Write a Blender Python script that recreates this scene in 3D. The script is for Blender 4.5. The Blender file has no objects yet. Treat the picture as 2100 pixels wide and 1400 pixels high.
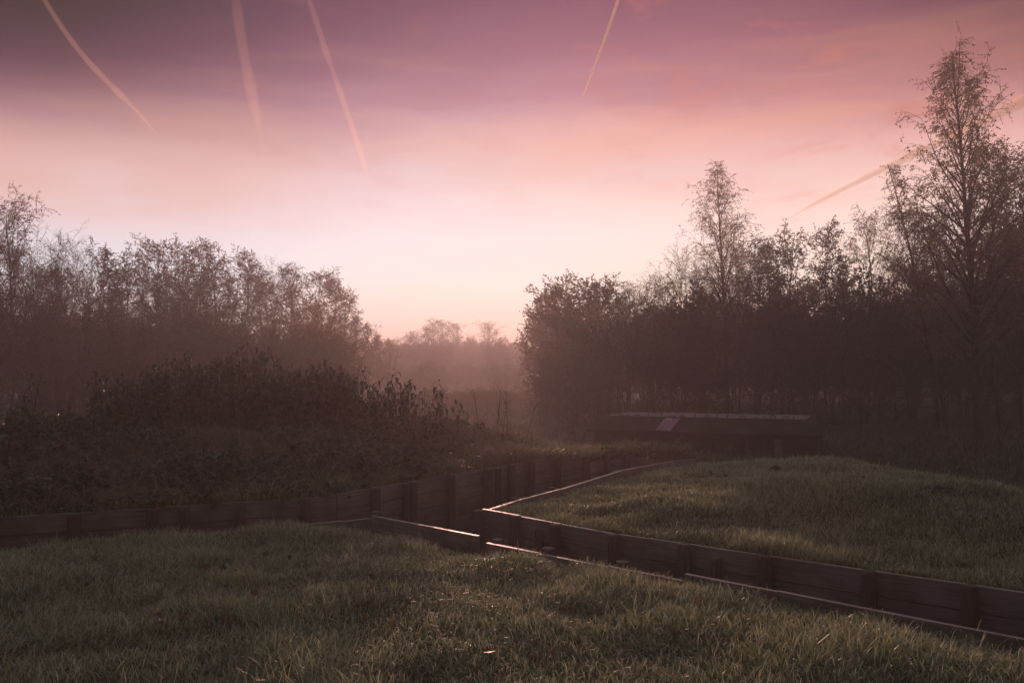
import bpy, math, random
import numpy as np
from mathutils import Vector

S = bpy.context.scene
COL = S.collection
PI = math.pi
CAM_Z = 1.75
FPX, HZ, CX = 1800.0, 760.0, 1050.0      # photo pixels: focal length, horizon row, centre column
SUN_AZ, SUN_EL = math.radians(-2.2), math.radians(5.2)

# ------------------------------------------------------------------ helpers
def tag(o, label=None, cat=None, group=None, kind=None):
    if label: o['label'] = label
    if cat: o['category'] = cat
    if group: o['group'] = group
    if kind: o['kind'] = kind
    return o

def empty(name, loc=(0, 0, 0), rz=0.0):
    o = bpy.data.objects.new(name, None)
    o.empty_display_size = 0.2
    o.location = loc; o.rotation_euler = (0, 0, rz)
    COL.objects.link(o)
    return o

def link(name, me, parent=None):
    o = bpy.data.objects.new(name, me)
    COL.objects.link(o)
    if parent is not None: o.parent = parent
    return o

def copy_tree(o, parent=None):
    c = o.copy(); COL.objects.link(c)
    if parent is not None: c.parent = parent
    for ch in list(o.children): copy_tree(ch, c)
    return c

def np_mesh(name, verts, quads, mats, tint=None, midx=None, tris=None, smooth=False, uv=None):
    """mesh from numpy arrays"""
    verts = np.asarray(verts, np.float32).reshape(-1, 3)
    quads = np.asarray(quads, np.int32).reshape(-1, 4)
    tris = np.zeros((0, 3), np.int32) if tris is None else np.asarray(tris, np.int32).reshape(-1, 3)
    me = bpy.data.meshes.new(name)
    nq, nt = len(quads), len(tris)
    me.vertices.add(len(verts)); me.vertices.foreach_set('co', verts.ravel())
    me.loops.add(nq * 4 + nt * 3)
    me.loops.foreach_set('vertex_index', np.concatenate([quads.ravel(), tris.ravel()]).astype(np.int32))
    me.polygons.add(nq + nt)
    start = np.concatenate([np.arange(nq) * 4, nq * 4 + np.arange(nt) * 3]).astype(np.int32)
    me.polygons.foreach_set('loop_start', start)
    if midx is not None:
        me.polygons.foreach_set('material_index', np.asarray(midx, np.int32))
    me.polygons.foreach_set('use_smooth', np.full(nq + nt, bool(smooth)))
    for m in mats: me.materials.append(m)
    if tint is not None:
        a = me.color_attributes.new('tint', 'FLOAT_COLOR', 'POINT')
        t = np.asarray(tint, np.float32)
        if t.ndim == 1: t = np.stack([t, 0 * t, t, np.ones_like(t)], 1)
        a.data.foreach_set('color', t.ravel())
    if uv is not None:
        l = me.uv_layers.new(name='UVMap')
        l.data.foreach_set('uv', np.asarray(uv, np.float32).ravel())
    me.update(calc_edges=True)
    return me

class MB:
    """collects quads / tris of tubes, boxes and the like"""
    def __init__(s): s.v = []; s.q = []; s.t = []; s.uv = []
    def tube(s, pts, rads, n=5, cap=True):
        pts = [Vector(p) for p in pts]
        b0 = len(s.v); up = None
        for i, p in enumerate(pts):
            d = (pts[min(i + 1, len(pts) - 1)] - pts[max(i - 1, 0)])
            if d.length < 1e-9: d = Vector((0, 0, 1))
            d.normalize()
            if up is None:
                up = d.orthogonal().normalized()
            else:
                up = (up - d * up.dot(d))
                up = up.normalized() if up.length > 1e-6 else d.orthogonal().normalized()
            w = d.cross(up); r = rads[i]
            for k in range(n):
                a = 2 * PI * k / n
                s.v.append(tuple(p + up * (r * math.cos(a)) + w * (r * math.sin(a))))
        for i in range(len(pts) - 1):
            for k in range(n):
                a = b0 + i * n + k; b = b0 + i * n + (k + 1) % n
                s.q.append((a, b, b + n, a + n))
        if cap:
            for base, p, flip in ((b0, pts[0], True), (b0 + (len(pts) - 1) * n, pts[-1], False)):
                c = len(s.v); s.v.append(tuple(p))
                for k in range(n):
                    a, b = base + k, base + (k + 1) % n
                    s.t.append((b, a, c) if flip else (a, b, c))
    def hexa(s, c8):
        """eight corners: four bottom (ccw), four top"""
        b = len(s.v); s.v += [tuple(c) for c in c8]
        for f in ((0, 3, 2, 1), (4, 5, 6, 7), (0, 1, 5, 4), (1, 2, 6, 5), (2, 3, 7, 6), (3, 0, 4, 7)):
            s.q.append(tuple(b + i for i in f))
    def mesh(s, name, mats, smooth=False, tint=None):
        return np_mesh(name, s.v, s.q, mats, tris=s.t, smooth=smooth, tint=tint)

def hash2(ix, iy, seed):
    h = (ix.astype(np.int64) * 374761393 + iy.astype(np.int64) * 668265263 + seed * 1442695041) & 0x7fffffff
    h = ((h ^ (h >> 13)) * 1274126177) & 0x7fffffff
    h = h ^ (h >> 16)
    return (h & 0xffff) / 65535.0

def vnoise(x, y, sc, seed=0):
    x = np.asarray(x, float) / sc; y = np.asarray(y, float) / sc
    ix = np.floor(x).astype(np.int64); iy = np.floor(y).astype(np.int64)
    fx = x - ix; fy = y - iy
    fx = fx * fx * (3 - 2 * fx); fy = fy * fy * (3 - 2 * fy)
    a = hash2(ix, iy, seed); b = hash2(ix + 1, iy, seed)
    c = hash2(ix, iy + 1, seed); d = hash2(ix + 1, iy + 1, seed)
    return (a * (1 - fx) + b * fx) * (1 - fy) + (c * (1 - fx) + d * fx) * fy

def fbm(x, y, sc, seed=0, o=3):
    r = 0; w = 1; tot = 0
    for i in range(o):
        r = r + w * vnoise(x, y, sc, seed + i * 17); tot += w; w *= .5; sc *= .5
    return r / tot

def sstep(a, b, x):
    t = np.clip((np.asarray(x, float) - a) / (b - a), 0, 1)
    return t * t * (3 - 2 * t)

# ------------------------------------------------------------------ materials
def new_mat(name):
    m = bpy.data.materials.new(name); m.use_nodes = True
    nt = m.node_tree; nt.nodes.clear()
    out = nt.nodes.new('ShaderNodeOutputMaterial')
    return m, nt, nt.nodes, nt.links, out

def nd(nodes, typ, **kw):
    n = nodes.new(typ)
    for k, v in kw.items():
        if k in n.inputs.keys(): n.inputs[k].default_value = v
        else: setattr(n, k, v)
    return n

def leaf_mat(name, c1, c2, transl=.4, rough=.45, spec=.4):
    m, nt, N, L, out = new_mat(name)
    at = nd(N, 'ShaderNodeAttribute', attribute_name='tint')
    sep = N.new('ShaderNodeSeparateColor'); L.new(at.outputs['Color'], sep.inputs[0])
    oi = N.new('ShaderNodeObjectInfo')
    mix = nd(N, 'ShaderNodeMix', data_type='RGBA')
    mix.inputs[6].default_value = (*c1, 1); mix.inputs[7].default_value = (*c2, 1)
    L.new(sep.outputs[0], mix.inputs[0])
    fr = nd(N, 'ShaderNodeMix', data_type='RGBA'); fr.inputs[7].default_value = (.56, .60, .46, 1)
    L.new(sep.outputs[1], fr.inputs[0]); L.new(mix.outputs[2], fr.inputs[6])
    hv = nd(N, 'ShaderNodeHueSaturation')
    mr = nd(N, 'ShaderNodeMapRange'); mr.inputs['To Min'].default_value = .75; mr.inputs['To Max'].default_value = 1.25
    L.new(oi.outputs['Random'], mr.inputs['Value']); L.new(mr.outputs[0], hv.inputs['Value'])
    L.new(fr.outputs[2], hv.inputs['Color'])
    pb = nd(N, 'ShaderNodeBsdfPrincipled', Roughness=rough)
    pb.inputs['Specular IOR Level'].default_value = spec
    L.new(hv.outputs[0], pb.inputs['Base Color'])
    tr = N.new('ShaderNodeBsdfTranslucent'); L.new(hv.outputs[0], tr.inputs['Color'])
    ms = nd(N, 'ShaderNodeMixShader', Fac=transl)
    L.new(pb.outputs[0], ms.inputs[1]); L.new(tr.outputs[0], ms.inputs[2])
    L.new(ms.outputs[0], out.inputs['Surface'])
    return m

def noise_mat(name, c1, c2, scale=3.0, rough=.85, bump=.3, spec=.3, detail=6, c3=None, coord='Object'):
    m, nt, N, L, out = new_mat(name)
    tc = N.new('ShaderNodeTexCoord')
    n1 = nd(N, 'ShaderNodeTexNoise', Scale=scale, Detail=detail); n1.inputs['Roughness'].default_value = .62
    L.new(tc.outputs[coord], n1.inputs['Vector'])
    cr = N.new('ShaderNodeValToRGB'); e = cr.color_ramp.elements
    e[0].position = .34; e[0].color = (*c1, 1); e[1].position = .66; e[1].color = (*c2, 1)
    if c3:
        k = e.new(.52); k.color = (*c3, 1)
    L.new(n1.outputs['Fac'], cr.inputs[0])
    pb = nd(N, 'ShaderNodeBsdfPrincipled', Roughness=rough)
    pb.inputs['Specular IOR Level'].default_value = spec
    L.new(cr.outputs[0], pb.inputs['Base Color'])
    n2 = nd(N, 'ShaderNodeTexNoise', Scale=scale * 6, Detail=5)
    L.new(tc.outputs[coord], n2.inputs['Vector'])
    bp = nd(N, 'ShaderNodeBump', Strength=bump, Distance=.03)
    L.new(n2.outputs['Fac'], bp.inputs['Height']); L.new(bp.outputs[0], pb.inputs['Normal'])
    L.new(pb.outputs[0], out.inputs['Surface'])
    return m

def wood_mat(name, c1, c2, rough=.48, spec=.4):
    m, nt, N, L, out = new_mat(name)
    tc = N.new('ShaderNodeTexCoord')
    mp = N.new('ShaderNodeMapping'); mp.inputs['Scale'].default_value = (1.2, 26, 1)
    L.new(tc.outputs['UV'], mp.inputs[0])
    g = nd(N, 'ShaderNodeTexNoise', Scale=1.6, Detail=8); g.inputs['Roughness'].default_value = .65
    g.inputs['Distortion'].default_value = .5
    L.new(mp.outputs[0], g.inputs['Vector'])
    cr = N.new('ShaderNodeValToRGB'); e = cr.color_ramp.elements
    e[0].position = .3; e[0].color = (*c1, 1); e[1].position = .72; e[1].color = (*c2, 1)
    L.new(g.outputs['Fac'], cr.inputs[0])
    st = nd(N, 'ShaderNodeTexNoise', Scale=2.3, Detail=5)
    L.new(tc.outputs['Object'], st.inputs['Vector'])
    sr = nd(N, 'ShaderNodeMapRange'); sr.inputs['From Min'].default_value = .35; sr.inputs['From Max'].default_value = .7
    L.new(st.outputs['Fac'], sr.inputs['Value'])
    mx = nd(N, 'ShaderNodeMix', data_type='RGBA'); mx.inputs[7].default_value = (.030, .032, .022, 1)
    sc = nd(N, 'ShaderNodeMath', operation='MULTIPLY'); sc.inputs[1].default_value = .6
    L.new(sr.outputs[0], sc.inputs[0]); L.new(sc.outputs[0], mx.inputs[0]); L.new(cr.outputs[0], mx.inputs[6])
    pb = nd(N, 'ShaderNodeBsdfPrincipled', Roughness=rough)
    pb.inputs['Specular IOR Level'].default_value = spec
    L.new(mx.outputs[2], pb.inputs['Base Color'])
    bp = nd(N, 'ShaderNodeBump', Strength=.5, Distance=.006)
    L.new(g.outputs['Fac'], bp.inputs['Height']); L.new(bp.outputs[0], pb.inputs['Normal'])
    L.new(pb.outputs[0], out.inputs['Surface'])
    return m

M = {}
M['ground'] = noise_mat('ground_soil', (.020, .017, .012), (.050, .045, .026), scale=1.3, c3=(.032, .032, .016))
M['wood'] = wood_mat('weathered_wood', (.10, .090, .086), (.27, .24, .225))
M['postwood'] = wood_mat('post_wood', (.055, .047, .043), (.13, .11, .10), .95, .02)
M['bark'] = noise_mat('bark', (.030, .022, .017), (.085, .064, .050), scale=5, bump=.6)
M['concrete'] = noise_mat('mossy_concrete', (.018, .016, .014), (.060, .048, .044), scale=1.1, c3=(.028, .024, .020), bump=.5, spec=.08)
M['roof'] = noise_mat('pale_roof_concrete', (.09, .06, .06), (.20, .145, .145), scale=2.5, rough=.8, bump=.4, spec=.25)
M['dark'] = noise_mat('dark_recess', (.012, .011, .010), (.03, .026, .022), scale=2)
M['rust'] = noise_mat('rusty_bar', (.05, .022, .014), (.12, .055, .035), scale=20)
M['panel'] = noise_mat('plum_panel', (.20, .055, .10), (.24, .07, .125), scale=3, rough=.4, bump=.05)
M['print'] = noise_mat('pale_print', (.36, .28, .30), (.42, .33, .35), scale=9, rough=.5, bump=0)
M['whitewash'] = noise_mat('flaking_whitewash', (.06, .055, .06), (.26, .22, .26), scale=7, bump=.4)
M['grass'] = leaf_mat('grass_blades', (.032, .072, .013), (.30, .28, .10), transl=.6, rough=.38, spec=.55)
M['cover'] = leaf_mat('bramble_leaves', (.024, .044, .015), (.070, .078, .030), transl=.30, rough=.45, spec=.45)
M['dry'] = leaf_mat('dead_grass', (.10, .070, .040), (.21, .155, .10), transl=.4, rough=.6)
M['leaf_green'] = leaf_mat('green_shrub_leaves', (.022, .040, .013), (.055, .068, .022), transl=.35)
M['leaf_brown'] = leaf_mat('autumn_leaves', (.075, .050, .030), (.17, .105, .055), transl=.55)
M['leaf_olive'] = leaf_mat('olive_leaves', (.060, .055, .026), (.14, .10, .050), transl=.55)
M['leaf_gold_lit'] = leaf_mat('golden_leaves', (.40, .20, .055), (.60, .34, .10), transl=.6)  # yellow leaves, colour raised to paint in orange light on the shrub
M['leaf_willow'] = leaf_mat('willow_leaves', (.17, .11, .06), (.36, .24, .14), transl=.6)
M['dirt'] = noise_mat('fresh_dirt', (.040, .026, .020), (.085, .055, .042), scale=14, bump=.8)

# ------------------------------------------------------------------ trench plan (metres)
def at(px, py, zc):
    """point whose height below the camera is zc, seen at photo pixel px,py"""
    th = math.atan((HZ - 700) / FPX)
    a, b = (px - CX) / FPX, (700 - py) / FPX
    dy = math.cos(th) - b * math.sin(th); dz = math.sin(th) + b * math.cos(th)
    k = zc / dz
    return (a * k, dy * k)

NA = [at(-900, 1215, -1.72), at(-260, 1156, -1.72), at(150, 1118, -1.72), at(455, 1090, -1.72), at(700, 1067, -1.72), at(757, 1061, -1.72)]
NB = [at(768, 1056, -1.65), at(875, 1075, -1.65), at(985, 1096, -1.65)]
NC = [at(1003, 1112, -1.72), at(1107, 1132, -1.72), at(1255, 1160, -1.72), at(1405, 1187, -1.72)]
ND = [at(1410, 1173, -1.67), at(1600, 1210, -1.67), at(1790, 1247, -1.67)]
_d = (ND[2][0] - ND[0][0], ND[2][1] - ND[0][1])
ND += [(ND[2][0] + _d[0] * .6, ND[2][1] + _d[1] * .6), (ND[2][0] + _d[0] * 1.6, ND[2][1] + _d[1] * 1.6)]
RW = [at(987, 1046, -1.70), at(1062, 1060, -1.70), at(1147, 1077, -1.70), at(1262, 1098, -1.70), at(1410, 1118, -1.70),
      at(1573, 1143, -1.70), at(1780, 1173, -1.70), at(1988, 1203, -1.70)]
_d = (RW[7][0] - RW[6][0], RW[7][1] - RW[6][1])
RW += [(RW[7][0] + _d[0] * k, RW[7][1] + _d[1] * k) for k in (1.0, 2.0, 3.4)]
RF = [at(1000, 1043, -1.70), at(1070, 1022, -1.69), at(1145, 1002, -1.68), at(1275, 960, -1.60), at(1380, 942, -1.60), at(1422, 938, -1.60)]
LZ = -1.60
LA = [at(-900, 1113, LZ), at(-260, 1076, LZ), at(-20, 1062, LZ), at(147, 1053, LZ), at(313, 1042, LZ), at(373, 1038, LZ), at(490, 1030, LZ), at(625, 1021, LZ), at(690, 1018, LZ)]
LB = [at(694, 1014, LZ), at(763, 1003, LZ), at(838, 990, LZ), at(922, 976, LZ), at(993, 964, LZ), at(1043, 955, LZ), at(1082, 948, LZ),
      at(1138, 941, LZ), at(1202, 939, LZ)]
LC = [at(1206, 947, -1.68), at(1240, 943, -1.68), at(1280, 940, -1.68), at(1330, 936, -1.66)]
TRENCH = NA + NB + NC + ND + RW[::-1] + RF[1:] + LC[::-1] + LB[::-1] + LA[::-1]

def seg_dist(px, py, poly, closed=True):
    d = np.full(px.shape, 1e9); n = len(poly)
    for i in range(n if closed else n - 1):
        ax, ay = poly[i]; bx, by = poly[(i + 1) % n]
        ex, ey = bx - ax, by - ay; l2 = ex * ex + ey * ey + 1e-12
        t = np.clip(((px - ax) * ex + (py - ay) * ey) / l2, 0, 1)
        d = np.minimum(d, np.hypot(px - ax - t * ex, py - ay - t * ey))
    return d

def inside(px, py, poly):
    c = np.zeros(px.shape, bool); n = len(poly)
    for i in range(n):
        ax, ay = poly[i]; bx, by = poly[(i + 1) % n]
        if ay == by: continue
        m = ((ay > py) != (by > py)) & (px < (bx - ax) * (py - ay) / (by - ay) + ax)
        c ^= m
    return c

def trench_sd(x, y):
    d = seg_dist(x, y, TRENCH)
    return np.where(inside(x, y, TRENCH), -d, d)          # negative inside

_Lx = np.array([-40.] + [p[0] for p in LA + LB + LC] + [2.6, 4.0]); _Ly = np.array([7.0] + [p[1] for p in LA + LB + LC] + [17.4, 19.])
_o = np.argsort(_Lx); _Lx, _Ly = _Lx[_o], _Ly[_o]
RIDGE = np.array([(-40, 15, .6), (-14, 15.5, .70), (-9, 16.5, .82), (-6, 17.2, .90), (-4.2, 17.6, .82), (-2.6, 18, .62), (-1.2, 18.4, .42), (-.2, 19., .22),
                  (.8, 20, -.05), (2., 21.5, -.45), (3.2, 23, -.7), (4.5, 24, -.8)])
FGPOLY = [(-60, -40)] + [(-60, 7)] + NA + NB + NC + ND + [(40, -36), (40, -40)]

def ground_z(x, y):
    x = np.asarray(x, float); y = np.asarray(y, float)
    low = -1.0 + .25 * (fbm(x, y, 9, 5) - .5)
    # bank behind the left wall
    yl = np.interp(x, _Lx, _Ly); yr = np.interp(x, RIDGE[:, 0], RIDGE[:, 1]); hr = np.interp(x, RIDGE[:, 0], RIDGE[:, 2])
    t = (y - yl) / np.maximum(yr - yl, .5)
    up = .12 + (hr - .12) * sstep(.02, 1.05, t) + .22 * (fbm(x, y, 2.2, 11) - .5) * sstep(0, .3, t)
    bank = np.where(t < 1.05, up, low + (up - low) * (1 - sstep(0, 6, y - yr)))
    bank = np.where(t >= 0, bank, .10)
    # foreground lawn and right mound
    fg = .10 * (fbm(x, y, 1.2, 3) - .5) * sstep(.05, .8, seg_dist(x, y, NA + NB + NC + ND, False)) + .08 * (fbm(x, y, 5, 4) - .5)
    fg = fg - .13 * (1 - sstep(.15, .9, seg_dist(x, y, NB, False))) - .03 * (1 - sstep(.1, .6, seg_dist(x, y, NC + ND, False)))
    e = ((x - 2.6) / 4.3) ** 2
    e = np.where(x > 2.6, np.abs((x - 2.6) / 3.7) ** 2.6, 0) + np.where(y > 11, np.abs((y - 11) / 6.2) ** 2.6, 0)
    drf = seg_dist(x, y, RF, False)
    rm = .03 + .27 * sstep(.3, 4, seg_dist(x, y, RW + RF, False)) - .07 * (1 - sstep(.15, 1.3, drf)) + (.22 * (fbm(x, y, 1.5, 8) - .5) + .10 * (fbm(x, y, .6, 9) - .5)) * sstep(.1, 1, drf)
    rm = low + (rm - low) * (1 - sstep(.55, 2.4, e))
    isbank = (x < np.interp(y, [-50, 14, 17.5, 24, 30], [-99, -99, 2.3, 4.2, 6])) & (y > yl - .6)
    isbank = (y > yl - .55) & (x < 2.3 + np.clip(y - 17, 0, 9) * .5) & ~((x > -.1) & (y < yl - .55))
    infg = inside(x, y, FGPOLY)
    z = np.where(infg, fg, np.where(isbank, bank, rm))
    r = np.hypot(x, y)
    far = sstep(20, 32, r)
    return z * (1 - far) + low * far

def ground_full(x, y):
    z = ground_z(x, y)
    sd = trench_sd(np.asarray(x, float), np.asarray(y, float))
    return np.where(sd < .07, -1.42 + .06 * (fbm(x, y, .5, 21) - .5), z)

def gz(x, y): return float(ground_z(np.array([x]), np.array([y]))[0])

# ------------------------------------------------------------------ ground sheet
def axis(lo, hi, step, far, g):
    a = list(np.arange(lo, hi + 1e-6, step)); s = step
    while a[-1] < far: s *= g; a.append(a[-1] + s)
    s = step
    while a[0] > -far: s *= g; a.insert(0, a[0] - s)
    return np.array(a)

def build_ground():
    ax = axis(-9, 9, .09, 640, 1.12); ay = axis(1.5, 19, .09, 640, 1.12)
    X, Y = np.meshgrid(ax, ay)
    Z = ground_full(X.ravel(), Y.ravel())
    V = np.stack([X.ravel(), Y.ravel(), Z], 1)
    nx, ny = len(ax), len(ay)
    i = (np.arange(ny - 1)[:, None] * nx + np.arange(nx - 1)[None, :]).ravel()
    Q = np.stack([i, i + 1, i + nx + 1, i + nx], 1)
    o = link('ground', np_mesh('ground', V, Q, [M['ground']], smooth=True))
    tag(o, 'dark uneven earth ground under the grass and along the trench', 'ground', kind='structure')
build_ground()

# ------------------------------------------------------------------ timber trench walls
def uvbox(B, UV, p, q, z0, z1, nrm, th, off):
    """plank from p to q (xy), bottom z0, top z1 at each end, thickness th along nrm; uv along the grain"""
    (x0, y0), (x1, y1) = p, q
    z0a, z0b = z0; z1a, z1b = z1
    nx, ny = nrm[0] * th, nrm[1] * th
    b = len(B.v)
    B.v += [(x0, y0, z0a), (x1, y1, z0b), (x1 + nx, y1 + ny, z0b), (x0 + nx, y0 + ny, z0a),
            (x0, y0, z1a), (x1, y1, z1b), (x1 + nx, y1 + ny, z1b), (x0 + nx, y0 + ny, z1a)]
    L = math.hypot(x1 - x0, y1 - y0); h = z1a - z0a
    fs = ((0, 3, 2, 1), (4, 5, 6, 7), (0, 1, 5, 4), (1, 2, 6, 5), (2, 3, 7, 6), (3, 0, 4, 7))
    cu = [0, L, L, 0, 0, L, L, 0]; cv = [0, 0, th, th, h, h, h + th, h + th]
    for f in fs:
        B.q.append(tuple(b + i for i in f))
        for i in f: UV.append((cu[i] + off, cv[i] + off * .37))

def boards(name, pts, tops, side, parent, rng, rows=6, bh=.215, th=.045, zfloor=-1.36, jit=.010):
    """planks bay by bay between pts; side=+1: thickness grows to the left of travel"""
    B = MB(); UV = []
    for i in range(len(pts) - 1):
        p, q = pts[i], pts[i + 1]
        dx, dy = q[0] - p[0], q[1] - p[1]; l = math.hypot(dx, dy)
        n = (-dy / l * side, dx / l * side)
        za, zb = tops[i], tops[i + 1]
        for r in range(rows):
            if za - r * bh < zfloor: break
            o = rng.uniform(0, jit); s = rng.uniform(-.006, .006)
            pp = (p[0] + n[0] * o, p[1] + n[1] * o); qq = (q[0] + n[0] * (o + s), q[1] + n[1] * (o + s))
            t1 = (za - r * bh + rng.uniform(-.006, .004), zb - r * bh + rng.uniform(-.006, .004))
            t0 = (za - (r + 1) * bh + .012, zb - (r + 1) * bh + .012)
            uvbox(B, UV, pp, qq, t0, t1, n, th, rng.uniform(0, 50))
    me = np_mesh(name, B.v, B.q, [M['wood']], uv=UV)
    return link(name, me, parent)

def post(parent, x, y, top, r=.062, bottom=-1.4, rng=random, square=False):
    n = 4 if square else 10
    B = MB(); a0 = rng.uniform(0, PI)
    tilt = (rng.uniform(-.012, .012), rng.uniform(-.012, .012))
    zs = [bottom, (bottom + top) / 2, top - .018, top]
    rs = [r * 1.02, r, r, r * .86]
    for k, z in enumerate(zs):
        for j in range(n):
            a = a0 + 2 * PI * j / n
            w = 1 + .06 * math.sin(3 * a + x * 7)
            B.v.append((x + tilt[0] * (z - bottom) + rs[k] * w * math.cos(a), y + tilt[1] * (z - bottom) + rs[k] * w * math.sin(a), z))
    UV = []
    for k in range(3):
        for j in range(n):
            j2 = (j + 1) % n
            B.q.append((k * n + j, k * n + j2, (k + 1) * n + j2, (k + 1) * n + j))
            u0, u1 = zs[k], zs[k + 1]; v0, v1 = j * .045, (j + 1) * .045
            UV += [(u0, v0), (u0, v1), (u1, v1), (u1, v0)]
    c = len(B.v); B.v.append((x + tilt[0] * (top - bottom), y + tilt[1] * (top - bottom), top + .002))
    for j in range(n):
        B.t.append((3 * n + j, 3 * n + (j + 1) % n, c)); UV += [(0, 0), (0, .05), (.03, .03)]
    return link('post', np_mesh('post', B.v, B.q, [M['postwood']], tris=B.t, uv=UV), parent)

def off(p, q, t, d):
    """point at fraction t of p-q pushed d to the left of travel"""
    dx, dy = q[0] - p[0], q[1] - p[1]; l = math.hypot(dx, dy)
    return (p[0] + dx * t - dy / l * d, p[1] + dy * t + dx / l * d)

def build_walls():
    rng = random.Random(4)
    WG = 'timber walls of the trench'
    # near wall, left run
    w = empty('trench_wall', (*NA[-1], 0)); inv = lambda o: o
    def wall(label, anchor):
        e = empty('trench_wall', (0, 0, 0))
        tag(e, label, 'trench wall', WG); return e
    bpy.data.objects.remove(w)
    w = wall('low plank edge of the front lawn on the left, its top just clear of the grass', NA)
    boards('boarding', NA, [.03] * len(NA), -1, w, rng)
    for i in range(1, len(NA) - 1): p = off(NA[i], NA[i + 1], 0, .11); post(w, *p, .01, rng=rng)
    w = wall('short raised plank edge of the front lawn right of the corner post', NB)
    boards('boarding', NB, [.10] * len(NB), -1, w, rng, jit=.004)
    p = off(NB[0], NB[1], .01, .03); post(w, p[0] - .01, p[1] + .05, .13, rng=rng)
    lo = [off(NB[0], NB[1], .10, -.06), off(NB[0], NB[1], .85, -.06), off(NB[1], NB[2], .4, -.06)]
    boards('lower_board', lo, [-.04] * 3, -1, w, rng, rows=1, bh=.18, th=.04)
    w = wall('plank edge of the front lawn in the middle, with round post stubs behind it', NC)
    boards('boarding', NC, [.03] * len(NC), -1, w, rng)
    for i, tp in ((0, .045), (1, .06), (2, .05)): p = off(NC[i], NC[i + 1], .02, .115); post(w, *p, tp, r=.068, rng=rng)
    w = wall('plank edge of the front lawn on the right, thin bright top line above tall grass', ND)
    boards('boarding', ND, [.08] * len(ND), -1, w, rng)
    for i in range(4): p = off(ND[i], ND[i + 1], .02, .115); post(w, *p, -.03, r=.068, rng=rng)
    # right wall, face towards the camera: posts on the camera side
    w = wall('long plank wall below the right grassy mound, round posts in front of it', RW)
    boards('boarding', RW, [.065] * len(RW), 1, w, rng)
    for i in range(len(RW) - 1):
        p = off(RW[i], RW[i + 1], .015, -.065); post(w, *p, .075 if i else .06, r=.066, rng=rng)
    for i, t in ((1, .62), (4, .4)): p = off(RW[i], RW[i + 1], t, -.05); post(w, *p, -.02, r=.05, rng=rng)
    w = wall('plank wall edging the right mound along the passage to the bunker, bright top edge', RF)
    boards('boarding', RF, [.05, .06, .07, .13, .13, .13], -1, w, rng)
    for i in range(1, len(RF) - 1): p = off(RF[i], RF[i + 1], .02, .11); post(w, *p, .04 + .02 * i, rng=rng)
    # left wall
    w = wall('dark plank wall below the overgrown bank on the far left', LA)
    boards('boarding', LA, [.15] * len(LA), 1, w, rng)
    for i in range(1, len(LA) - 1): p = off(LA[i], LA[i + 1], .01, -.06); post(w, *p, .155, r=.07, rng=rng, square=i % 2 == 0)
    w = wall('tall plank wall with many posts below the brown bank in the middle', LB)
    boards('boarding', LB, [.165] * len(LB), 1, w, rng, jit=.016)
    for i in range(1, len(LB)):
        p = off(LB[i - 1], LB[i], .99, -.06); post(w, *p, .17, r=.068, rng=rng, square=i % 3 == 0)
    for i, t in ((1, .86), (4, .45)): p = off(LB[i], LB[i + 1], t, -.055); post(w, *p, .15, r=.05, rng=rng)
    w = wall('short lower plank wall at the far end of the passage with posts standing proud', LC)
    boards('boarding', LC, [.06] * len(LC), 1, w, rng)
    for i, tp in ((1, .17), (2, .15)): p = off(LC[i - 1], LC[i], .99, -.06); post(w, *p, tp, r=.06, rng=rng)
build_walls()

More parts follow.
